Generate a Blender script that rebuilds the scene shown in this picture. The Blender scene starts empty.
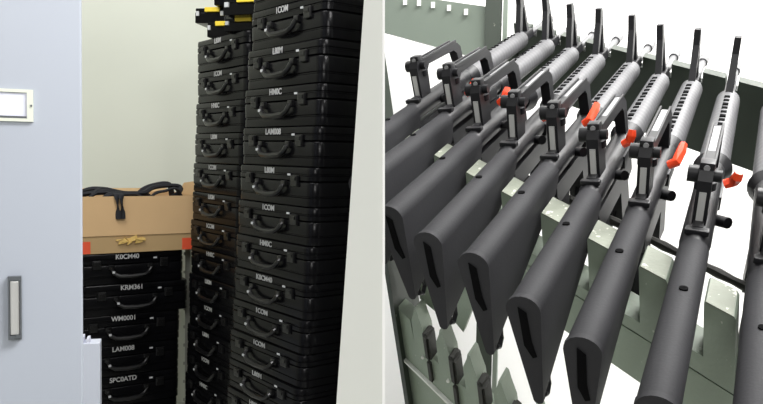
import bpy, bmesh, math, random
from mathutils import Vector, Matrix
random.seed(7)
C = bpy.context.scene.collection
SC = bpy.context.scene
# ------------------------------------------------------------------ camera
PITCH, ROLL, HC, F = .0623, .0201, 1.25, 760.0
dn = Vector((-math.sin(ROLL), math.cos(ROLL)*math.cos(PITCH), math.cos(ROLL)*math.sin(PITCH)))
fw = Vector((0, -math.sin(PITCH), math.cos(PITCH))); fw = (fw - dn*fw.dot(dn)).normalized()
rt = dn.cross(fw)
MW = Matrix((rt, fw, -dn))                     # camera axes (right, down, forward) -> world axes
EYE = Vector((0, 0, HC))
def cw(x, y, z): return MW @ Vector((x, y, z)) + EYE
def at(px, py, d): return cw((px-381)/F*d, (py-202)/F*d, d)
cam_d = bpy.data.cameras.new('camera'); cam = bpy.data.objects.new('camera', cam_d); C.objects.link(cam)
cr = MW @ Vector((1, 0, 0)); cu = MW @ Vector((0, -1, 0)); cb = MW @ Vector((0, 0, -1))
m = Matrix((cr, cu, cb)).transposed().to_4x4(); m.translation = EYE; cam.matrix_world = m
cam_d.sensor_fit = 'HORIZONTAL'; cam_d.sensor_width = 36; cam_d.lens = 36*F/763; cam_d.clip_start = .02
cam_d.shift_x = -.5/763
SC.camera = cam
# ------------------------------------------------------------------ light
w = bpy.data.worlds.new('world'); SC.world = w; w.use_nodes = True
w.node_tree.nodes['Background'].inputs[0].default_value = (1.0, .985, .95, 1)
w.node_tree.nodes['Background'].inputs[1].default_value = .27
def area(name, loc, target, sx, sy, power, col=(1, 1, 1)):
    l = bpy.data.lights.new(name, 'AREA'); l.shape = 'RECTANGLE'; l.size = sx; l.size_y = sy; l.energy = power; l.color = col
    o = bpy.data.objects.new(name, l); C.objects.link(o); o.location = loc
    o.rotation_euler = (Vector(target)-Vector(loc)).to_track_quat('-Z', 'Y').to_euler(); return o
area('added_light_alcove', (-1.0, 1.7, 3.1), (-.9, 3.3, .9), 1.3, .9, 37, (1.0, .995, .985))  # unseen area light, added overhead to even out the back wall
area('added_fill_front', (.1, -2.0, 2.5), (-.2, .7, 1.3), 1.0, .8, 52, (1.0, .995, .98))  # unseen fill, added in front to brighten pillar and cabinet
area('added_light_rack', (1.0, 1.15, 2.6), (.75, 1.5, 1.1), 1.6, .6, 92, (1.0, .99, .98))  # unseen area light, added to whiten the wall and catch the handguard tops
SC.view_settings.view_transform = 'Standard'; SC.view_settings.look = 'None'
SC.view_settings.exposure = 0.0; SC.view_settings.gamma = 1; SC.view_settings.use_curve_mapping = False
# ------------------------------------------------------------------ materials
def s2l(c): return tuple(((v/255+.055)/1.055)**2.4 if v > 10 else v/255/12.92 for v in c)
def mat(name, rgb, rough=.5, metal=0, noise=0, nscale=40, chips=None, chip_amt=.62, chip_scale=60, bump=0, bscale=200, spec=.5):
    m = bpy.data.materials.new(name); m.use_nodes = True; nt = m.node_tree; b = nt.nodes['Principled BSDF']
    col = (*s2l(rgb), 1)
    b.inputs['Base Color'].default_value = col; b.inputs['Roughness'].default_value = rough; b.inputs['Metallic'].default_value = metal
    b.inputs['Specular IOR Level'].default_value = spec
    tc = nt.nodes.new('ShaderNodeTexCoord')
    out = None
    if noise:
        n = nt.nodes.new('ShaderNodeTexNoise'); n.inputs['Scale'].default_value = nscale; n.inputs['Detail'].default_value = 4
        nt.links.new(tc.outputs['Object'], n.inputs['Vector'])
        mx = nt.nodes.new('ShaderNodeMix'); mx.data_type = 'RGBA'
        mx.inputs[6].default_value = tuple(c*(1-noise) for c in col[:3])+(1,); mx.inputs[7].default_value = tuple(min(1, c*(1+noise)) for c in col[:3])+(1,)
        nt.links.new(n.outputs['Fac'], mx.inputs[0]); out = mx.outputs[2]
    if chips:
        n = nt.nodes.new('ShaderNodeTexNoise'); n.inputs['Scale'].default_value = chip_scale; n.inputs['Detail'].default_value = 6
        nt.links.new(tc.outputs['Object'], n.inputs['Vector'])
        r = nt.nodes.new('ShaderNodeValToRGB'); r.color_ramp.elements[0].position = chip_amt; r.color_ramp.elements[1].position = chip_amt+.03
        nt.links.new(n.outputs['Fac'], r.inputs[0])
        mx = nt.nodes.new('ShaderNodeMix'); mx.data_type = 'RGBA'; mx.inputs[6].default_value = col
        if out: nt.links.new(out, mx.inputs[6])
        mx.inputs[7].default_value = (*s2l(chips), 1); nt.links.new(r.outputs[0], mx.inputs[0]); out = mx.outputs[2]
    if out: nt.links.new(out, b.inputs['Base Color'])
    if bump:
        n = nt.nodes.new('ShaderNodeTexNoise'); n.inputs['Scale'].default_value = bscale
        nt.links.new(tc.outputs['Object'], n.inputs['Vector'])
        bp = nt.nodes.new('ShaderNodeBump'); bp.inputs['Strength'].default_value = bump; bp.inputs['Distance'].default_value = .002
        nt.links.new(n.outputs['Fac'], bp.inputs['Height']); nt.links.new(bp.outputs[0], b.inputs['Normal'])
    return m
M = dict(
 cream=mat('cream_paint', (222, 225, 214), .8, noise=.02, nscale=1.5),
 white=mat('white_paint', (246, 246, 244), .8, noise=.01, nscale=2),
 pillar=mat('pillar_paint', (222, 224, 218), .7, noise=.02, nscale=3),
 border=mat('white_border', (255, 255, 253), .6),
 floor=mat('grey_floor', (206, 206, 200), .5, noise=.04, nscale=5),
 cabinet=mat('lavender_grey_steel', (170, 176, 187), .42, noise=.01, nscale=3),
 holder=mat('cream_steel', (214, 218, 205), .35), card=mat('white_card', (222, 224, 238), .8),
 recess=mat('dark_grey_plastic', (84, 88, 92), .4), inset=mat('silver_inset', (190, 190, 188), .35, metal=.3),
 case=mat('black_case_plastic', (9, 9, 11), .24, noise=.25, nscale=25, bump=.1, bscale=300, spec=.13),
 caseh=mat('black_handle_plastic', (13, 13, 14), .3, spec=.35), latch=mat('case_latch', (74, 76, 78), .3),
 ink=mat('white_marking', (178, 178, 178), .7), dot=mat('worn_silver', (186, 188, 190), .35),
 yellow=mat('yellow_plastic', (226, 198, 52), .5), kraft=mat('kraft_cardboard', (206, 172, 128), .85, noise=.05, nscale=14),
 kraftd=mat('kraft_cardboard_worn', (176, 148, 106), .85, noise=.06, nscale=14), orange=mat('orange_tape', (222, 84, 50), .6),
 twine=mat('golden_paper', (214, 180, 104), .7, noise=.2, nscale=60), strap=mat('black_webbing', (26, 27, 34), .8, bump=.4, bscale=500),
 lilac=mat('pale_lilac_board', (214, 219, 232), .7), post=mat('grey_steel_post', (172, 173, 163), .5),
 green=mat('grey_green_paint', (138, 150, 134), .5, noise=.12, nscale=18, chips=(186, 188, 176), chip_amt=.70, chip_scale=130, bump=.2),
 greenlit=mat('lit_worn_green_paint', (134, 139, 125), .6, noise=.15, nscale=60, chips=(206, 206, 194), chip_amt=.62, chip_scale=120, bump=.3),  # denser, paler chips put overhead light into the colour, besides wear
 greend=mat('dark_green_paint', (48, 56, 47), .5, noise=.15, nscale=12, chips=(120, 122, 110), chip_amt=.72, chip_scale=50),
 greenp=mat('pale_green_paint', (118, 128, 117), .5, noise=.06, nscale=10), slot=mat('bare_slot_edge', (226, 228, 222), .6),
 poly=mat('black_polymer', (34, 34, 37), .72, noise=.1, nscale=30, bump=.1, bscale=400, spec=.3),
 hguard=mat('grey_ribbed_polymer', (86, 86, 88), .5, noise=.08, nscale=30),
 gun=mat('gunmetal', (21, 21, 24), .45, metal=0, spec=.35, noise=.15, nscale=40), steel=mat('worn_bright_metal', (150, 150, 152), .32, metal=.5),
 barrelm=mat('barrel_grey', (96, 96, 98), .4, metal=.3),
 rubber=mat('dark_rubber', (52, 52, 48), .7), flag=mat('orange_plastic', (244, 72, 30), .45), hole=mat('hole_black', (8, 8, 9), .9, spec=.05),
)
# ------------------------------------------------------------------ mesh helpers
def build(name, bm, mt, parent=None, smooth=False, mats=None):
    bmesh.ops.recalc_face_normals(bm, faces=bm.faces)
    me = bpy.data.meshes.new(name); bm.to_mesh(me); bm.free()
    for x in ([mt]+(mats or [])): me.materials.append(M[x])
    if smooth:
        for p in me.polygons: p.use_smooth = True
        try: me.set_sharp_from_angle(angle=math.radians(38))
        except Exception: pass
    o = bpy.data.objects.new(name, me); C.objects.link(o)
    if parent: o.parent = parent
    return o
def box(bm, c, s, rot=None, bev=0, mi=0):
    vs = []
    for z in (-.5, .5):
        for y in (-.5, .5):
            for x in (-.5, .5):
                v = Vector((x*s[0], y*s[1], z*s[2]))
                if rot: v = rot @ v
                vs.append(bm.verts.new(v+Vector(c)))
    fs = [bm.faces.new([vs[i] for i in q]) for q in ((0, 2, 3, 1), (4, 5, 7, 6), (0, 1, 5, 4), (2, 6, 7, 3), (0, 4, 6, 2), (1, 3, 7, 5))]
    for f in fs: f.material_index = mi
    if bev:
        es = list({e for f in fs for e in f.edges})
        r = bmesh.ops.bevel(bm, geom=es, offset=bev, segments=2, affect='EDGES', profile=.6)
        for f in r['faces']: f.material_index = mi
def ring(bm, pts): return [bm.verts.new(p) for p in pts]
def skin(bm, rings, cap=True, mi=0, closed=False):
    n = len(rings[0]); fs = []
    k = len(rings)
    for i in range(k if closed else k-1):
        a, b = rings[i], rings[(i+1) % k]
        for j in range(n):
            fs.append(bm.faces.new((a[j], a[(j+1) % n], b[(j+1) % n], b[j])))
    if cap and not closed:
        fs.append(bm.faces.new(rings[0][::-1])); fs.append(bm.faces.new(rings[-1]))
    for f in fs: f.material_index = mi
def tube(bm, pts, r, n=8, flat=None, mi=0):
    """swept round (or flattened) section along points"""
    pts = [Vector(p) for p in pts]; rs = []
    up = Vector((0, 0, 1))
    for i, p in enumerate(pts):
        t = (pts[min(i+1, len(pts)-1)]-pts[max(i-1, 0)]).normalized()
        s = t.cross(up)
        if s.length < .05: s = t.cross(Vector((0, 1, 0)))
        s.normalize(); u = s.cross(t).normalized()
        rr = r[i] if isinstance(r, (list, tuple)) else r
        ra, rb = (rr, rr) if not flat else (rr, rr*flat)
        rs.append(ring(bm, [p+s*ra*math.cos(2*math.pi*k/n)+u*rb*math.sin(2*math.pi*k/n) for k in range(n)]))
    skin(bm, rs, mi=mi)
def cyl(bm, a, b, r, n=16, r2=None, mi=0):
    tube(bm, [a, b], [r, r2 if r2 is not None else r], n, mi=mi)
def prism(bm, poly, off, mi=0):
    """polygon (3d points) extruded by vector off"""
    a = ring(bm, [Vector(p) for p in poly]); b = ring(bm, [Vector(p)+Vector(off) for p in poly])
    skin(bm, [a, b], mi=mi)
def empty(name, mat4, label, cat, group=None):
    o = bpy.data.objects.new(name, None); C.objects.link(o); o.empty_display_size = .05
    o.matrix_world = mat4; tag(o, label, cat, group); return o
def tag(o, label, cat, group=None):
    o['label'] = label; o['category'] = cat
    if group: o['group'] = group
    return o
def struct(o): o['kind'] = 'structure'; return o
def pose(loc, rz=0, sz=1): return Matrix.LocRotScale(Vector(loc), Matrix.Rotation(rz, 3, 'Z').to_quaternion(), Vector((1, 1, sz)))
def copy_tree(o, parent=None):
    c = o.copy(); C.objects.link(c)
    if parent: c.parent = parent
    for ch in o.children: copy_tree(ch, c)
    return c
def text_mesh(txt, size, parent, name='marking', mt='ink'):
    cu_ = bpy.data.curves.new('t', 'FONT'); cu_.body = txt; cu_.size = size; cu_.align_x = 'CENTER'; cu_.extrude = .0006; cu_.offset = size*.02
    to = bpy.data.objects.new('t', cu_); C.objects.link(to)
    dg = bpy.context.evaluated_depsgraph_get(); me = bpy.data.meshes.new_from_object(to.evaluated_get(dg))
    bpy.data.objects.remove(to); bpy.data.curves.remove(cu_)
    me.materials.clear(); me.materials.append(M[mt]); me.name = name
    o = bpy.data.objects.new(name, me); C.objects.link(o); o.parent = parent; return o
# ------------------------------------------------------------------ setting
def wallbox(name, lo, hi, mt):
    bm = bmesh.new(); c = [(a+b)/2 for a, b in zip(lo, hi)]; s = [b-a for a, b in zip(lo, hi)]
    box(bm, c, s); return struct(build(name, bm, mt))
wallbox('floor', (-2.3, -1.2, -.08), (3.0, 3.9, 0), 'floor')
wallbox('wall_back', (-2.3, 3.72, 0), (.25, 3.82, 2.8), 'cream')
wallbox('wall_left', (-2.4, .3, 0), (-2.3, 3.82, 2.8), 'cream')
wallbox('wall_rack_side', (-.035, 2.02, 0), (3.0, 2.08, 2.8), 'white')
wallbox('wall_partition', (.17, 2.08, 0), (.22, 3.72, 2.8), 'cream')
# slim white pillar between the alcove and the rack bay
d0 = .66; th = .05
bm = bmesh.new()
def pil(px_t, px_b, d, ext_t, ext_b):
    a = at(px_t, 0, 1)-EYE; b = at(px_b, 404, 1)-EYE; a = EYE+a*(d/a.y); b = EYE+b*(d/b.y); k = (a-b)
    return a + k*ext_t, b - k*ext_b
def zset(v, z): return Vector((v.x, v.y, z))
lt, lb = pil(363.0, 335.3, d0, .06, .06); rt_, rb_ = pil(381.2, 381.2, d0, .06, .06)
prism(bm, [zset(lb, 0), zset(rb_, 0), rb_, rt_, zset(rt_, 2.8), zset(lt, 2.8), lt, lb], (0, th, 0))
struct(build('wall_pillar', bm, 'pillar'))
bm = bmesh.new(); a0, b0 = pil(381.3, 381.3, d0-.002, .06, .06); a1, b1 = pil(383.9, 383.9, d0-.002, .06, .06)
prism(bm, [zset(b0, 0), zset(b1, 0), b1, a1, zset(a1, 2.8), zset(a0, 2.8), a0, b0], (0, .012, 0)); struct(build('border_strip_1', bm, 'border'))  # white strip stands for the border line between the two views, not trim
# ------------------------------------------------------------------ steel cabinet on the left
yc = math.radians(23); cdir = Vector((math.cos(yc), math.sin(yc), 0))
corner = at(81.5, 200, 1.5)
cab = empty('steel_cabinet', pose((corner.x, corner.y, 0), yc), 'tall pale lavender-grey steel cabinet filling the left edge, with label frame and recessed handle', 'cabinet')
bm = bmesh.new(); box(bm, (-.35, .21, 1.05), (.70, .42, 2.1), bev=.004); build('body', bm, 'cabinet', cab)
inv = cab.matrix_world.inverted()
def on_cab(px, py):
    d = at(px, py, 1.0)-EYE; n = Vector((-math.sin(yc), math.cos(yc), 0))
    t = (Vector((corner.x, corner.y, 0))-EYE).dot(n)/d.dot(n); return inv @ (EYE+d*t)
p1 = on_cab(-22, 87.5); p2 = on_cab(32.5, 122)
def rect_frame(bm, x0, x1, z0, z1, tx, tz, y0, y1):
    for (a, b, c, d) in ((x0, x1, z1-tz, z1), (x0, x1, z0, z0+tz), (x0, x0+tx, z0+tz, z1-tz), (x1-tx, x1, z0+tz, z1-tz)):
        box(bm, ((a+b)/2, (y0+y1)/2, (c+d)/2), (b-a, y1-y0, d-c))
bm = bmesh.new(); rect_frame(bm, p1.x, p2.x, p2.z, p1.z, .011, .006, -.006, 0); box(bm, (p2.x-.0035, -.0065, (p1.z+p2.z)/2), (.003, .002, .004), mi=1)
hf = build('label_frame', bm, 'holder', cab, mats=['recess'])
bm = bmesh.new(); box(bm, ((p1.x+p2.x)/2, -.0015, (p1.z+p2.z)/2), (p2.x-p1.x-.022, .002, p1.z-p2.z-.014)); build('card', bm, 'card', hf)
bm = bmesh.new(); box(bm, ((p1.x+p2.x)/2, -.003, p2.z+.0085), (p2.x-p1.x-.024, .004, .0035)); build('card_slot', bm, 'recess', hf)
h1 = on_cab(7, 276); h2 = on_cab(21, 338)
bm = bmesh.new(); rect_frame(bm, h1.x, h2.x, h2.z, h1.z, .003, .008, -.012, 0); hh = build('handle', bm, 'recess', cab)
bm = bmesh.new(); box(bm, ((h1.x+h2.x)/2, -.005, (h1.z+h2.z)/2), (h2.x-h1.x-.007, .010, h1.z-h2.z-.018), bev=.002); box(bm, (h2.x-.006, -.011, h2.z+.006), (.008, .006, .006), mi=1)
build('grip_plate', bm, 'inset', hh, mats=['recess'])
# pale board standing behind the cabinet edge
p = at(99, 343, 2.35)
wb = empty('document_box', pose((p.x, p.y, 0), math.radians(16)), 'pale lilac document box standing on the floor between cabinet and short case stack', 'box')
bm = bmesh.new(); box(bm, (-.09, .03, p.z/2), (.18, .06, p.z), bev=.002); build('shell', bm, 'lilac', wb)
bm = bmesh.new()
for k in range(7): box(bm, (-.035-.017*k, .03, p.z+.004+.003*(k % 3)), (.008, .05, .016+.006*(k % 2)), Matrix.Rotation(.15*((k % 3)-1), 3, 'Y'))
build('papers', bm, 'card', wb)
# ------------------------------------------------------------------ hard cases
W, H, D = .445, .1215, .33
def rr(w, d, r, n=6):
    pts = []
    for cx, cy, a0 in ((w/2-r, d/2-r, 0), (-w/2+r, d/2-r, 90), (-w/2+r, -d/2+r, 180), (w/2-r, -d/2+r, 270)):
        for k in range(n+1):
            a = math.radians(a0+90*k/n); pts.append((cx+r*math.cos(a), cy+r*math.sin(a)))
    return pts
def shell(prof, r=.030):
    bm = bmesh.new(); rs = []
    for z, off in prof:
        rs.append(ring(bm, [Vector((x, y, z)) for x, y in rr(W-2*off, D-2*off, max(.006, r-off))]))
    skin(bm, rs); return bm
def make_case(txt):
    root = empty('hard_case', pose((0, 0, 0)), '', 'case', None)
    build('body', shell([(0, .006), (.002, .002), (.006, .001), (.026, .002), (.028, .0045), (.031, .0045), (.033, .001), (.072, .0), (.075, .002), (.0765, .004)]), 'case', root, True)
    build('lid', shell([(.078, .004), (.080, .0), (.094, .0), (.096, .003), (.099, .003), (.101, .0005), (.115, .001), (.1195, .003), (H, .008)]), 'case', root, True)
    y = -D/2
    bm = bmesh.new()                                              # hanging U-shaped carry handle
    pts = [(-.078, y-.001, .068), (-.078, y-.012, .060), (-.070, y-.016, .044), (-.050, y-.018, .034), (0, y-.019, .031), (.050, y-.018, .034), (.070, y-.016, .044), (.078, y-.012, .060), (.078, y-.001, .068)]
    tube(bm, pts, [.006, .007, .008, .009, .0095, .009, .008, .007, .006], 8)
    for s in (-1, 1): box(bm, (s*.078, y-.004, .068), (.022, .012, .018), bev=.002)
    h = build('handle', bm, 'caseh', root, True)
    bm = bmesh.new(); box(bm, (-.074, y-.022, .050), (.010, .003, .008)); build('rivet', bm, 'dot', h)
    for s in (-1, 1):
        bm = bmesh.new(); box(bm, (s*.135, y-.003, .079), (.034, .010, .034), bev=.003); box(bm, (s*.135, y-.009, .085), (.024, .004, .012), bev=.001)
        build('latch', bm, 'caseh', root)
    bm = bmesh.new()
    for sx in (-.155, .155):
        for sy in (-.10, .10): box(bm, (sx, sy, -.0003), (.03, .03, .003))
    bm.free()
    bm = bmesh.new(); box(bm, (.098, y-.0005, .097), (.014, .002, .006)); build('sticker', bm, 'dot', root)
    t = text_mesh(txt, .026, root); t.matrix_world = Matrix.Translation((-.015, y-.0006, .0985)) @ Matrix.Rotation(math.pi/2, 4, 'X')
    t.matrix_parent_inverse = Matrix.Identity(4)
    return root
ORD = ['topmost', 'second', 'third', 'fourth', 'fifth', 'sixth', 'seventh', 'eighth', 'ninth', 'tenth', 'eleventh', 'twelfth', 'thirteenth', 'fourteenth', 'fifteenth', 'sixteenth', 'seventeenth']
def olabel(n): return 'topmost case' if n == 0 else ORD[n]+' case from the top'
TX = ['K0CM40', 'KRM361', 'WM0001', 'LAM008', 'SPC0ATD', '1COM', 'L80M', 'HM0C', 'LM02', 'KM80', 'CM0M2', 'EM3M', 'KA20', 'M0C3', 'HM11', 'K0M7']
protos = [make_case(t) for t in TX[:8]]
used = set()
def stack(P, yaw, front, h0, g, leanx, leany, i0, group, where, shift=None, D_=D, texts=None):
    """P: top of row 0 at the near corner, camera frame; rows go down to the floor"""
    b = rt*math.cos(yaw)+fw*math.sin(yaw); a = -rt*math.sin(yaw)+fw*math.cos(yaw)
    P = Vector(P)
    n = 0; i = i0
    while True:
        zt = h0*(i+g*i*abs(i)); j = i+1; zb = h0*(j+g*j*abs(j)) if j < 11 else zt+h0*(1+21*g)
        if j >= 11 and i >= 11:
            zt = lastb; zb = zt+h0*(1+21*g)
        lastb = zb
        q = P+dn*zb+rt*leanx*zb+fw*leany*zb
        if front == 'a': c = q+a*(W/2)+b*(D_/2); rz = yaw-math.pi/2
        else: c = q-b*(W/2)+a*(D_/2); rz = yaw
        wpos = MW @ c + EYE
        hgt = zb-zt
        if wpos.z < -.01: break
        if wpos.z < .02: wpos.z = 0
        if shift and i in shift: wpos += (MW @ (b*shift[i][0])) + (MW @ (a*shift[i][1]))
        rz2 = rz + random.uniform(-.012, .012)
        wpos.x += random.uniform(-.003, .003); wpos.y += random.uniform(-.002, .002)
        k = (texts[n % len(texts)] if texts else n % len(protos))
        src = protos[k]
        if k in used: o = copy_tree(src)
        else: o = src; used.add(k)
        o.matrix_world = pose(wpos, rz2, hgt/ H * .994)
        o['label'] = 'black hard case, '+('topmost' if n == 0 else ORD[n]+' from the top')+' in the '+where; o['group'] = group
        n += 1; i += 1
        if n > 20: break
stack((-.8297, .2018, 3.223), .5786, 'b', .1268, 0, -.0416, 0, 0, 'cases in the short stack', 'short stack under the cartons', {1: (.022, -.004), 2: (-.004, 0)}, texts=[0, 1, 2, 3, 4, 0, 2])
stack((-.1575, -.4607, 2.1266), .6799, 'a', .1268, -.0143, -.0512, -.0389, -2, 'cases in the tall near stack', 'tall stack nearest the pillar', texts=[5, 5, 6, 7, 3, 6, 5, 7, 0])
stack((-.4806, -.6219, 2.732), .6523, 'a', .1268, -.0089, -.0383, .0166, 0, 'cases in the tall rear stack', 'tall rear stack behind the cartons', texts=[6, 5, 7, 6, 5])
# ------------------------------------------------------------------ cartons on the short stack
def corner_pose(px, d, ztop_world, yaw):
    q = at(px, 240, d); return pose((q.x, q.y, ztop_world), yaw)
top0 = (MW @ Vector((-.8297, .2018, 3.223)) + EYE).z
yb = .56
lower = empty('shallow_carton', corner_pose(195.5, 3.235, top0+.001, yb), 'shallow kraft carton with orange tape squares, lying on the short case stack', 'carton')
LW, LH, UH = .50, .070, .158
bm = bmesh.new(); box(bm, (-LW/2, .15, LH/2), (LW, .30, LH), bev=.002); build('body', bm, 'kraftd', lower)
for x in (-.037, -LW+.045):
    bm = bmesh.new(); box(bm, (x, -.001, .026), (.050, .002, .048)); build('tape_patch', bm, 'orange', lower)
bm = bmesh.new()
for k in range(9):
    a = random.uniform(-.6, .6); prism(bm, [Vector((-.29+.011*k, -.004-.006*random.random(), .044+.012*random.uniform(-1, 1)))+Vector((math.cos(a)*u-math.sin(a)*v, 0, math.sin(a)*u+math.cos(a)*v)) for u, v in ((-.016, -.005), (.014, -.007), (.018, .004), (-.01, .008))], (0, -.006, .002))
tag(build('crumpled_paper', bm, 'twine'), 'crumpled golden paper scrap sticking out between the two cartons', 'paper scrap')
bpy.data.objects['crumpled_paper'].matrix_world = lower.matrix_world @ Matrix.Translation((-.03, 0, .008))
upper = empty('open_carton', lower.matrix_world @ Matrix.Translation((.004, -.004, LH+.001)), 'open kraft cardboard carton with raised flaps, on top of the shallow carton', 'carton')
bm = bmesh.new(); UW, UD, t = .52, .30, .004
box(bm, (-UW/2, t/2, UH/2), (UW, t, UH)); box(bm, (-UW/2, UD-t/2, UH/2), (UW, t, UH))
box(bm, (-t/2, UD/2, UH/2), (t, UD-2*t, UH)); box(bm, (-UW+t/2, UD/2, UH/2), (t, UD-2*t, UH)); box(bm, (-UW/2, UD/2, t/2), (UW-2*t, UD-2*t, t))
build('body', bm, 'kraft', upper)
bm = bmesh.new(); prism(bm, [(0, .015, UH), (0, .26, UH), (.008, .22, UH+.045), (.014, .012, UH+.064)], (.003, 0, -.002)); build('flap', bm, 'kraft', upper)
bm = bmesh.new(); prism(bm, [(-.012, UD, UH), (-UW+.01, UD, UH), (-UW+.02, UD+.08, UH+.012), (-.03, UD+.08, UH+.012)], (0, 0, .003)); build('flap', bm, 'kraft', upper)
bm = bmesh.new(); prism(bm, [(.0005, .004, UH-.004), (.0005, .03, UH-.004), (.006, .02, UH-.11), (.006, .000, UH-.115)], (.0015, 0, 0)); build('flap', bm, 'kraftd', upper)
# webbing in the carton
bm = bmesh.new()
def ribbon(bm, pts, w=.022, t=.003):
    pts = [Vector(p) for p in pts]; fine = []
    for i in range(len(pts)-1):
        p0 = pts[max(i-1, 0)]; p1 = pts[i]; p2 = pts[i+1]; p3 = pts[min(i+2, len(pts)-1)]
        for k in range(5):
            u = k/5; fine.append(.5*((2*p1)+(p2-p0)*u+(2*p0-5*p1+4*p2-p3)*u*u+(3*p1-p0-3*p2+p3)*u**3))
    fine.append(pts[-1]); tube(bm, fine, w/2, 6, flat=t/w*2)
Z = UH
ribbon(bm, [(-.49, .12, Z-.03), (-.45, .09, Z+.002), (-.38, .06, Z+.014), (-.31, .09, Z+.010), (-.27, .14, Z-.02)], .04, .012)
ribbon(bm, [(-.46, .2, Z-.03), (-.42, .16, Z+.016), (-.36, .14, Z+.022), (-.28, .11, Z+.006), (-.20, .10, Z+.002), (-.16, .13, Z-.03)], .04, .012)
ribbon(bm, [(-.44, .06, Z-.03), (-.41, .05, Z+.010), (-.37, .09, Z+.026), (-.33, .10, Z+.018), (-.30, .07, Z-.02)], .03, .008)
ribbon(bm, [(-.30, .06, Z-.03), (-.25, .05, Z+.006), (-.21, .05, Z+.012), (-.17, .08, Z+.030), (-.10, .10, Z+.038), (-.05, .10, Z+.034), (-.06, .08, Z+.006), (-.12, .09, Z-.03)], .026, .010)
ribbon(bm, [(-.24, .14, Z-.03), (-.20, .13, Z+.018), (-.14, .14, Z+.040), (-.08, .15, Z+.042), (-.06, .17, Z-.01)], .026, .010)
ribbon(bm, [(-.20, .05, Z-.03), (-.17, .04, Z+.008), (-.12, .06, Z+.018), (-.08, .05, Z+.028), (-.05, .07, Z-.01)], .022, .006)
ribbon(bm, [(-.40, .04, Z-.04), (-.36, .03, Z+.002), (-.30, .04, Z+.006), (-.24, .05, Z+.002), (-.20, .06, Z-.04)], .04, .012)
for x in (-.335, -.318):
    ribbon(bm, [(x, .05, Z+.008), (x, .014, Z+.010), (x, -.002, Z+.008), (x, -.010, Z-.006), (x+.004, -.012, Z-.05), (x+.006, -.009, Z-.09)], .022, .004)
ws = build('webbing_straps', bm, 'strap', None, True); ws.matrix_world = upper.matrix_world.copy()
tag(ws, 'black webbing straps heaped in the open carton, one hanging over its front', 'straps')
# shelf post
bm = bmesh.new(); q = at(187.2, 300, 3.5); zt = at(187, 245, 3.5).z
box(bm, (0, 0, zt/2), (.024, .02, zt), bev=.002)
sp = build('metal_upright', bm, 'post')
bm = bmesh.new(); box(bm, (0, 0, .004), (.06, .06, .008)); build('foot', bm, 'post', sp)
for k in range(12): bm = bmesh.new(); box(bm, (-.014, -.008, .10+k*.085), (.010, .008, .012)); build('clip', bm, 'post', sp)
sp.location = (q.x, q.y, 0); tag(sp, 'light grey metal upright standing between the short and the tall rear stack', 'post')
# ------------------------------------------------------------------ small boxes on the rear stack
def small_box(px, py, pyb, d, w, yaw, label, lidh=.012):
    q = at(px, pyb, d); h = at(px, py, d).z-q.z
    o = empty('tool_case', pose(q, yaw), label, 'tool case', 'small black and yellow cases on the rear stack')
    bm = bmesh.new(); box(bm, (0, .06, h*.36), (w, .12, h*.72), bev=.004)
    build('body', bm, 'case', o)
    bm = bmesh.new(); box(bm, (0, .06, h*.86), (w*.97, .118, h*.26), bev=.003); build('lid', bm, 'case', o)
    bm = bmesh.new(); box(bm, (w*.08, .056, h*.88), (w*.48, .128, h*.30), bev=.002); build('yellow_band', bm, 'yellow', o)
    for s in (-1, 1):
        bm = bmesh.new(); box(bm, (s*w*.40, -.003, h*.62), (w*.10, .008, h*.30), bev=.001); build('latch', bm, 'dot', o)
    return o
yr = .6523-math.pi/2+.5
small_box(219, 22, 37, 2.95, .11, yr+.2, 'small black tool case with yellow band, lowest on the rear case stack')
small_box(209, 8, 23, 2.98, .125, yr+.25, 'small black tool case with yellow band, leaning out above the lowest one')
small_box(243, -2, 14.5, 2.72, .17, yr+.1, 'wider black tool case with yellow band on the right of the rear stack')
small_box(240, 18, 31, 2.80, .14, yr+.1, 'plain small black tool case with a thin yellow band, under the wider one')
small_box(228, -9, 5, 2.92, .12, yr+.3, 'small black tool case cut by the top edge of the photo')
# ------------------------------------------------------------------ rack frame: sheared row coordinates
def rod(r):
    r = Vector(r); a = r.length
    return Matrix.Rotation(a, 3, r.normalized()) if a > 1e-9 else Matrix.Identity(3)
RR = rod((1.6371373, -1.1210637, .59371063)); RO = Vector((-.06710051, -.05056594, .92782572)); RS = Vector((.037058, .02572281, -.05751973))
Sl = RR.transposed() @ RS
rackM = (MW @ RR).to_4x4(); rackM.translation = MW @ RO + EYE
def P(s, x, z): return Sl*s+Vector((x, 0, z))
def bar(bm, s0, s1, x0, x1, z0, z1, mi=0):
    skin(bm, [ring(bm, [P(s, x0, z0), P(s, x1, z0), P(s, x1, z1), P(s, x0, z1)]) for s in (s0, s1)], mi=mi)
def profile_bar(bm, prof, x0, x1, zb, mi=0):
    """prof: (s, z) outline of the upper edge; closed down to zb"""
    pts = [(s, z) for s, z in prof]+[(prof[-1][0], zb), (prof[0][0], zb)]
    # build as strips so that concave outlines stay clean
    for (s0, z0), (s1, z1) in zip(prof[:-1], prof[1:]):
        if s1-s0 < 1e-6: continue
        a = ring(bm, [P(s0, x0, zb), P(s1, x0, zb), P(s1, x0, z1), P(s0, x0, z0)]); b = ring(bm, [P(s0, x1, zb), P(s1, x1, zb), P(s1, x1, z1), P(s0, x1, z0)])
        skin(bm, [a, b], mi=mi)
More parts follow.
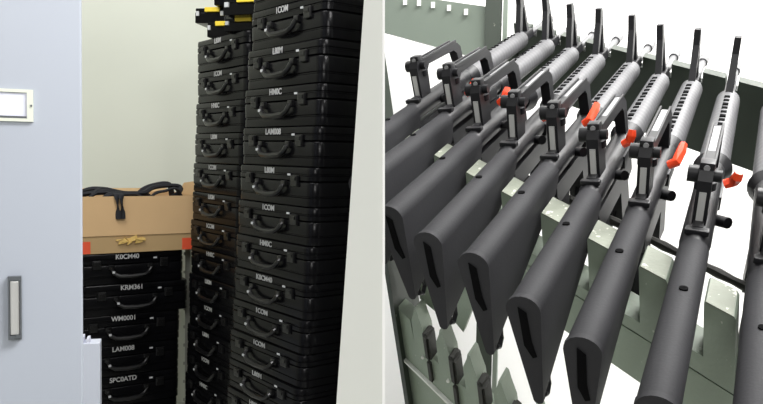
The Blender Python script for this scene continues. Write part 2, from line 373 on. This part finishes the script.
tw = [[-.065, -.001, -.006, -.0105, -.0013, .0016], [-.0578, .0101, -.0032, .003, -.0032, .0064], [-.0367, .0008, -.0018, -.0072, -.0032, 0], [.0266, -.0012, .0033, -.008, -.0044, .001], [-.0074, .0062, -.0068, .0081, .0008, .0034], [-.0152, .0034, .0013, .0011, .0006, -.0012], [.0712, -.0027, .0057, .0041, .0019, -.0014], [.1177, .0005, .0123, -.0121, -.001, .0048], [.13, 0, .01, -.006, -.001, .004]]
def rel(i, v):
    wv = tw[i]; q = RS*i+RR @ Vector(wv[3:6])+(RR @ rod(wv[:3])) @ Vector(v); q = RR.transposed() @ q
    s_ = q.y/Sl.y; return s_, q.z-s_*Sl.z
rack = empty('rifle_rack', rackM, 'grey-green painted steel rifle rack with notched rests, holding the row of rifles', 'rack')
NS = []
for i in range(9):
    a_, za = rel(i, (.21, 0, -.002)); b_, zb_ = rel(i, (.21, 0, -.070 if i == 0 else -.058)); NS.append(((a_+b_)/2, .0125/.0607+.012+abs(a_-b_)/2, max(zb_-.03, -.1)))
bm = bmesh.new(); prof = [(-.6, -.0255)]
for c_, h_, z_ in NS: prof += [(c_-h_-.03, -.0255), (c_-h_-.002, -.028), (c_-h_, z_), (c_+h_, z_), (c_+h_+.002, -.028), (c_+h_+.03, -.0255)]
prof += [(9.8, -.0255)]
profile_bar(bm, prof, .185, .231, -.104); nr = build('notched_stock_rest', bm, 'green', rack)
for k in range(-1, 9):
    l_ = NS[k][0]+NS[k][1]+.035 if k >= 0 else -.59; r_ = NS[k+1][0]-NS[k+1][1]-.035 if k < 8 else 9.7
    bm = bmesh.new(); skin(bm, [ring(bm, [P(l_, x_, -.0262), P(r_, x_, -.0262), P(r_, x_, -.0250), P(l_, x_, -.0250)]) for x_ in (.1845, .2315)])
    build('lit_worn_top', bm, 'greenlit', nr)  # tooth tops carry painted top light along with chipped wear
bm = bmesh.new(); bar(bm, -.6, 9.8, .189, .22, -.165, -.1085); bar(bm, -.6, 9.8, .20, .215, -.11, -.10); build('front_rail', bm, 'green', rack)
bm = bmesh.new(); prof = [(-.75, -.006)]
for i in range(9):
    c_, z_ = rel(i, (.878, 0, -.016)); prof += [(c_-.17, -.006), (c_-.15, z_-.010), (c_+.15, z_-.010), (c_+.17, -.006)]
prof += [(9.9, -.006)]
profile_bar(bm, prof, .862, .895, -.150); build('notched_barrel_rest', bm, 'greend', rack)
# lower comb with rubber pads
lo = None
bm = bmesh.new(); prof = [(-1.35, -.37), (-.72, -.37)]
for k in range(0, 11):
    c = k-.42
    prof += [(c-.26, -.41), (c-.25, -.368), (c-.09, -.348), (c-.04, -.338), (c+.04, -.338), (c+.10, -.35), (c+.24, -.37), (c+.26, -.41)]
prof = sorted(prof, key=lambda p_: p_[0])
profile_bar(bm, prof, .20, .235, -.468)
lo = build('lower_notched_rest', bm, 'green', rack)
bm = bmesh.new(); bar(bm, -1.3, 9.9, .192, .20, -.4705, -.4665); build('lip', bm, 'slot', lo)
bm = bmesh.new(); bar(bm, -1.3, 9.9, .205, .24, -.62, -.472); build('lower_panel', bm, 'green', lo)
for k in range(0, 5):
    bm = bmesh.new(); c = k-.04; bar(bm, c-.14, c+.12, .19, .226, -.415, -.366)
    bmesh.ops.bevel(bm, geom=list(bm.edges), offset=.005, segments=2, affect='EDGES'); bar(bm, c-.07, c+.05, .192, .2, -.455, -.42)
    build('rubber_pad', bm, 'rubber', lo)
    bm = bmesh.new(); v = P(c-.3, .196, -.425); cyl(bm, v, v+Vector((.006, 0, 0)), .0028, 8); build('rivet', bm, 'slot', lo)
# side plates reaching the floor
def side_plate(s, s2, zt=.05):
    bm = bmesh.new(); wz = -1.16
    def slab(x0, x1, za, sa, sb): skin(bm, [ring(bm, [P(s_, x0, za), P(s_, x1, za), P(s_, x1, wz), P(s_, x0, wz)]) for s_ in (sa, sb)])
    slab(.258, .285, zt, s-.05, s+.03); slab(.20, .262, -.20, s-.05, s+.03); slab(.186, .202, -.26, s-.10, s+.10)
    skin(bm, [ring(bm, [P(s_, .27, -.10), P(s2_, .895, -.06), P(s2_, .895, -.12), P(s_, .27, -.18)]) for s_, s2_ in ((s-.05, s2-.05), (s+.03, s2+.03))])
    return bm
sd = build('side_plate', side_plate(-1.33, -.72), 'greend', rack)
bm = side_plate(9.9, 9.9); build('side_plate', bm, 'green', rack)
for s in (-1.33, 9.9):
    bm = bmesh.new(); v = rackM @ P(s, .24, -1.15)
    # foot flat on the floor
    x, y = v.x, v.y
    box(bm, (x+.0, y+.03, .02), (.05, .55, .04)); box(bm, (x, y, .06), (.04, .10, .10))
    o = build('foot', bm, 'greend'); o.parent = rack; o.matrix_parent_inverse = rackM.inverted()
# brace behind the butts
bm = bmesh.new()
prism(bm, [P(1.9, .25, -.17), P(2.35, .25, -.17), P(1.05, .24, -.345), P(.65, .24, -.335)], (.012, 0, 0)); br = build('diagonal_brace', bm, 'green', rack)
bm = bmesh.new(); prism(bm, [P(-.5, .27, -.15), P(.15, .27, -.15), P(-.1, .25, -.36), P(-.8, .25, -.36)], (.012, 0, 0)); build('diagonal_brace', bm, 'green', rack)
# security rod through the trigger guards
bm = bmesh.new(); pts = [P(s*.25-.3, .338, -.0765) for s in range(0, 41)]
tube(bm, pts, [.0045 if k % 2 else .0058 for k in range(41)], 8)
lk = build('locking_bar', bm, 'rubber', None, True); lk.matrix_world = rackM.copy(); tag(lk, 'black locking bar threaded through the trigger guards of all the rifles', 'locking bar')
# ------------------------------------------------------------------ rifles
def oval(x, w, zt, zb, n=20, dx=0, lowf=.62):
    """upright rounded section at x, flat-sided with round top; dx shears the toe forward"""
    pts = []; r = w/2; h = zt-zb
    for k in range(n//2+1):
        a = math.pi*k/(n//2); pts.append((r*math.cos(a), zt-r+r*math.sin(a)))
    rb = r*lowf
    for k in range(n//2+1):
        a = math.pi+math.pi*k/(n//2); pts.append((rb*math.cos(a)*1.0, zb+rb+rb*math.sin(a)))
    return [Vector((x+dx*max(0, (zt-z)/.12), y, z)) for y, z in pts]
def stock_bm(short=False):
    bm = bmesh.new(); rs = []
    x0 = .118 if short else 0
    for t_, in ((0,), (.04,), (.15,), (.4,), (.7,), (.92,), (1,)):
        x = x0+(.250-x0)*t_; w_ = .028+.002*(1-t_); zb = -.120+(.120-.046)*min(1, t_*1.02)
        if t_ == 0: w_ *= .93
        rs.append(ring(bm, oval(x, w_, -.001 if t_ == 0 else 0, zb, dx=.020*(1-t_), lowf=.30+.36*t_)))
    skin(bm, rs)
    cyl(bm, (x0+.15 if not short else .175, 0, -.002), (x0+.15 if not short else .175, 0, .0009), .0038, 10, mi=1)
    return bm
def make_rifle(short=False):
    r = empty('rifle', Matrix.Identity(4), '', 'rifle', 'rifles in the rack')
    build('stock', stock_bm(short), 'poly', r, True, ['hole'])
    x0 = .118 if short else 0
    bm = bmesh.new()
    skin(bm, [ring(bm, oval(x0-.004, .0305, .001, -.122, dx=.020, lowf=.30)), ring(bm, oval(x0+.002, .0315, .001, -.122, dx=.020, lowf=.30))]); bmesh.ops.bevel(bm, geom=[e for e in bm.edges if False], offset=.001)
    for (z0, z1, w_) in ((-.016, -.052, .011),):     # recessed trapdoor
        prism(bm, [(x0-.0045+.02*(-z)/.12, y, z) for y, z in ((.004, z0+.006), (-.003, z0), (-.0035, z1+.004), (-.006, z1-.012), (-.002, z1-.014), (.004, z1))], (-.0006, 0, 0), mi=1)
    bp = build('butt_plate', bm, 'poly', r, True, ['hole'])
    bm = bmesh.new(); pts = [(x0+.034, 0, -.115), (x0+.034, 0, -.124), (x0+.042, 0, -.128), (x0+.050, 0, -.122), (x0+.050, 0, -.110)]
    tube(bm, pts, .0028, 6); build('sling_swivel', bm, 'gun', r)
    bm = bmesh.new()                                   # receiver
    prism(bm, [(.250, -.010, -.030), (.455, -.010, -.030), (.455, -.010, -.052), (.425, -.010, -.058), (.430, -.010, -.105), (.378, -.010, -.098), (.376, -.010, -.056), (.262, -.010, -.056), (.250, -.010, -.045)], (0, .020, 0))
    tube(bm, [(.248, 0, -.014), (.262, 0, -.012), (.30, 0, -.012), (.462, 0, -.012)], [.013, .0145, .0145, .0145], 14)
    box(bm, (.405, -.013, -.016), (.055, .006, .016), bev=.001)
    cyl(bm, (.335, -.012, -.016), (.322, -.026, -.012), .006, 10)
    build('receiver', bm, 'gun', r, True)
    bm = bmesh.new(); box(bm, (.262, 0, .002), (.010, .022, .006), bev=.0015); box(bm, (.290, 0, .003), (.05, .010, .005)); build('charging_handle', bm, 'gun', r)
    bm = bmesh.new()                                   # carry handle: two legs and a grooved bridge
    prism(bm, [(.280, -.0065, -.002), (.312, -.0065, -.002), (.316, -.0065, .036), (.324, -.0065, .043), (.424, -.0065, .041), (.434, -.0065, .035), (.444, -.0065, -.002), (.460, -.0065, -.002), (.454, -.0065, .042), (.442, -.0065, .050), (.300, -.0065, .055), (.286, -.0065, .055), (.280, -.0065, .046)], (0, .013, 0))
    box(bm, (.372, -.0055, .053), (.135, .0025, .006), bev=.0008); box(bm, (.372, .0055, .053), (.135, .0025, .006), bev=.0008)
    ch = build('carry_handle', bm, 'gun', r)
    bm = bmesh.new(); box(bm, (.372, 0, .0525), (.12, .007, .0015)); build('sight_channel', bm, 'steel', ch)
    bm = bmesh.new(); cyl(bm, (.296, .006, .047), (.296, .017, .047), .0085, 14); cyl(bm, (.296, -.014, .047), (.296, -.006, .047), .006, 12); cyl(bm, (.304, 0, .030), (.304, 0, .038), .0105, 14); box(bm, (.296, 0, .056), (.016, .014, .012), bev=.002); cyl(bm, (.2885, 0, .057), (.2862, 0, .057), .003, 10, mi=1)
    build('rear_sight', bm, 'gun', r, True, ['steel'])
    bm = bmesh.new(); box(bm, (.2792, 0, .018), (.002, .0065, .034)); build('rear_strip', bm, 'inset', r)
    bm = bmesh.new()                                   # pistol grip
    rs = [ring(bm, [Vector((x+dx, y, z)) for dx, y in ((-.016, -.008), (.014, -.009), (.018, 0), (.014, .009), (-.016, .008), (-.020, 0))]) for x, z in ((.296, -.052), (.290, -.075), (.282, -.105), (.274, -.130), (.271, -.136))]
    skin(bm, rs); build('pistol_grip', bm, 'poly', r, True)
    bm = bmesh.new(); tube(bm, [(.312, 0, -.056), (.313, 0, -.084), (.330, 0, -.092), (.370, 0, -.092), (.378, 0, -.082)], .0028, 6); tube(bm, [(.324, 0, -.054), (.321, 0, -.062), (.323, 0, -.070)], .002, 6); build('trigger_guard', bm, 'gun', r)
    bm = bmesh.new(); cyl(bm, (.462, 0, -.016), (.482, 0, -.016), .0150, 20, .0225); build('slip_ring', bm, 'gun', r, True)
    bm = bmesh.new(); rs = []; n = 22; x = .476; k = 0
    while x < .768:
        for dx, dr in ((0, 0), (.006, .0012), (.0115, .0012), (.0125, 0)):
            rad = .0172-.0015*((x-.476)/.29)+dr
            rs.append(ring(bm, [(x+dx, rad*math.cos(2*math.pi*j/n), -.016+rad*1.05*math.sin(2*math.pi*j/n)) for j in range(n)]))
        x += .0145
    skin(bm, rs)
    for k in range(13):
        xx = .505+k*.0195
        box(bm, (xx, .001, -.016+.0190-.0015*((xx-.476)/.29)), (.0085, .0075, .0022), mi=1)
    build('handguard', bm, 'hguard', r, True, ['hole'])
    bm = bmesh.new(); cyl(bm, (.765, 0, -.016), (.985, 0, -.016), .0065, 12); cyl(bm, (.96, 0, -.016), (1.0, 0, -.016), .009, 12); build('barrel', bm, 'barrelm', r, True)
    bm = bmesh.new(); cyl(bm, (.768, 0, -.016), (.778, 0, -.016), .0155, 18)
    # front sight tower: open triangle
    prism(bm, [(.765, -.005, -.006), (.780, -.005, -.006), (.808, -.005, .044), (.814, -.005, .044), (.814, -.005, .076), (.800, -.005, .076), (.796, -.005, .052)], (0, .010, 0))
    prism(bm, [(.814, -.005, -.012), (.828, -.005, -.012), (.822, -.005, .040), (.816, -.005, .076), (.8145, -.005, .076), (.8145, -.005, .03)], (0, .010, 0))
    box(bm, (.812, 0, -.014), (.07, .016, .018), bev=.002); pass
    build('front_sight', bm, 'gun', r)
    return r
def flag(mat4, tilt, label):
    bm = bmesh.new(); tube(bm, [(0, -.002, 0), (.0, -.010, .004), (.005+tilt*.02, -.013, .012), (.010+tilt*.03, -.014, .018)], [.005, .006, .006, .0045], 6)
    o = build('chamber_flag', bm, 'flag'); o.matrix_world = mat4; return tag(o, label, 'chamber flag', 'orange chamber flags on the rifles')
RL = ['black rifle at the far left end of the rack, half behind the white pillar', 'black rifle second from the left end, its butt cut off by the pillar', 'black rifle third from the left, its butt just right of the white pillar', 'black rifle fourth from the left end of the rack', 'black rifle in the middle of the row, fifth from either end', 'black rifle sixth from the left, whole butt plate and toe in view', 'black rifle third from the right end, butt reaching the bottom of the photo', 'black rifle second from the right, stock running nearly straight down', 'black rifle at the right end of the rack, cut by the photo edge']
first = None
for i in range(9):
    if i == 0: r = make_rifle(True)
    elif i == 1: first = r = make_rifle()
    else: r = copy_tree(first)
    wv = tw[i]; Ri = RR @ rod(wv[:3]); pos = RO+RS*i+RR @ Vector(wv[3:6])
    m4 = (MW @ Ri).to_4x4(); m4.translation = MW @ pos + EYE
    r.matrix_world = m4; r['label'] = RL[i]
    fl = {1: ('on the second rifle from the left', 0), 2: ('on the third rifle from the left', 0), 3: ('on the fourth rifle from the left', 0), 4: ('on the fifth, middle rifle', .6), 5: ('on the sixth rifle from the left', -.3), 6: ('on the third rifle from the right', .5), 7: ('on the second rifle from the right', -.6)}
    if i in fl: flag(m4 @ Matrix.Translation(Vector((.366, -.0145, .012))+Vector({1: (-.06, 0, 0), 2: (-.045, 0, .008), 3: (-.008, 0, -.006), 6: (-.012, 0, 0)}.get(i, (0, 0, 0)))), fl[i][1], 'orange plastic chamber flag sticking out '+fl[i][0])
# ------------------------------------------------------------------ second rack standing behind
def quad_panel(bm, pts, th, mi=0): prism(bm, pts, th, mi)
PL, PRt = 1.86, 1.74
r2 = empty('empty_rifle_rack', pose((at(440, 30, 1.8).x, at(440, 30, 1.8).y, 0), -.2), 'pale green slotted steel panel of another rack behind the rifles', 'rack')
i2 = r2.matrix_world.inverted()
def q2(px, py, d): return i2 @ at(px, py, d)
bm = bmesh.new(); prism(bm, [q2(368, 28, PL+.02), q2(484, 60, PRt), q2(485, 6.5, PRt), q2(368, -10, PL+.02)], (0, .02, 0)); pn = build('slotted_panel', bm, 'greenp', r2)
for (a, b) in ((404, 2), (418, 3), (432, 5), (448, 8), (465, 12)):
    d = PL+(PRt-PL)*((a-384)/100)-.006; bm = bmesh.new(); c = q2(a, b, d); box(bm, c, (.009, .004, .014)); build('slot', bm, 'slot', pn)
bm = bmesh.new(); a = q2(484, -20, 1.72); b = q2(500, 60, 1.72); zf = -0.0
box(bm, ((a.x+b.x)/2, a.y+.02, .0+(a.z+.05)/2), (.036, .04, a.z+.05)); build('upright', bm, 'greend', r2)
bm = bmesh.new(); box(bm, (b.x+.006, a.y+.03, (a.z+.05)/2), (.010, .06, a.z+.05)); build('upright_edge', bm, 'greenp', r2)
bm = bmesh.new(); c = q2(374, 0, PL+.02); box(bm, (c.x, c.y+.02, (c.z+.05)/2), (.036, .04, c.z+.05)); build('upright', bm, 'greend', r2)
# drop prototypes that no stack used
for k, pr_ in enumerate(protos):
    if k not in used:
        for ch in list(pr_.children):
            for g_ in list(ch.children): bpy.data.objects.remove(g_)
            bpy.data.objects.remove(ch)
        bpy.data.objects.remove(pr_)
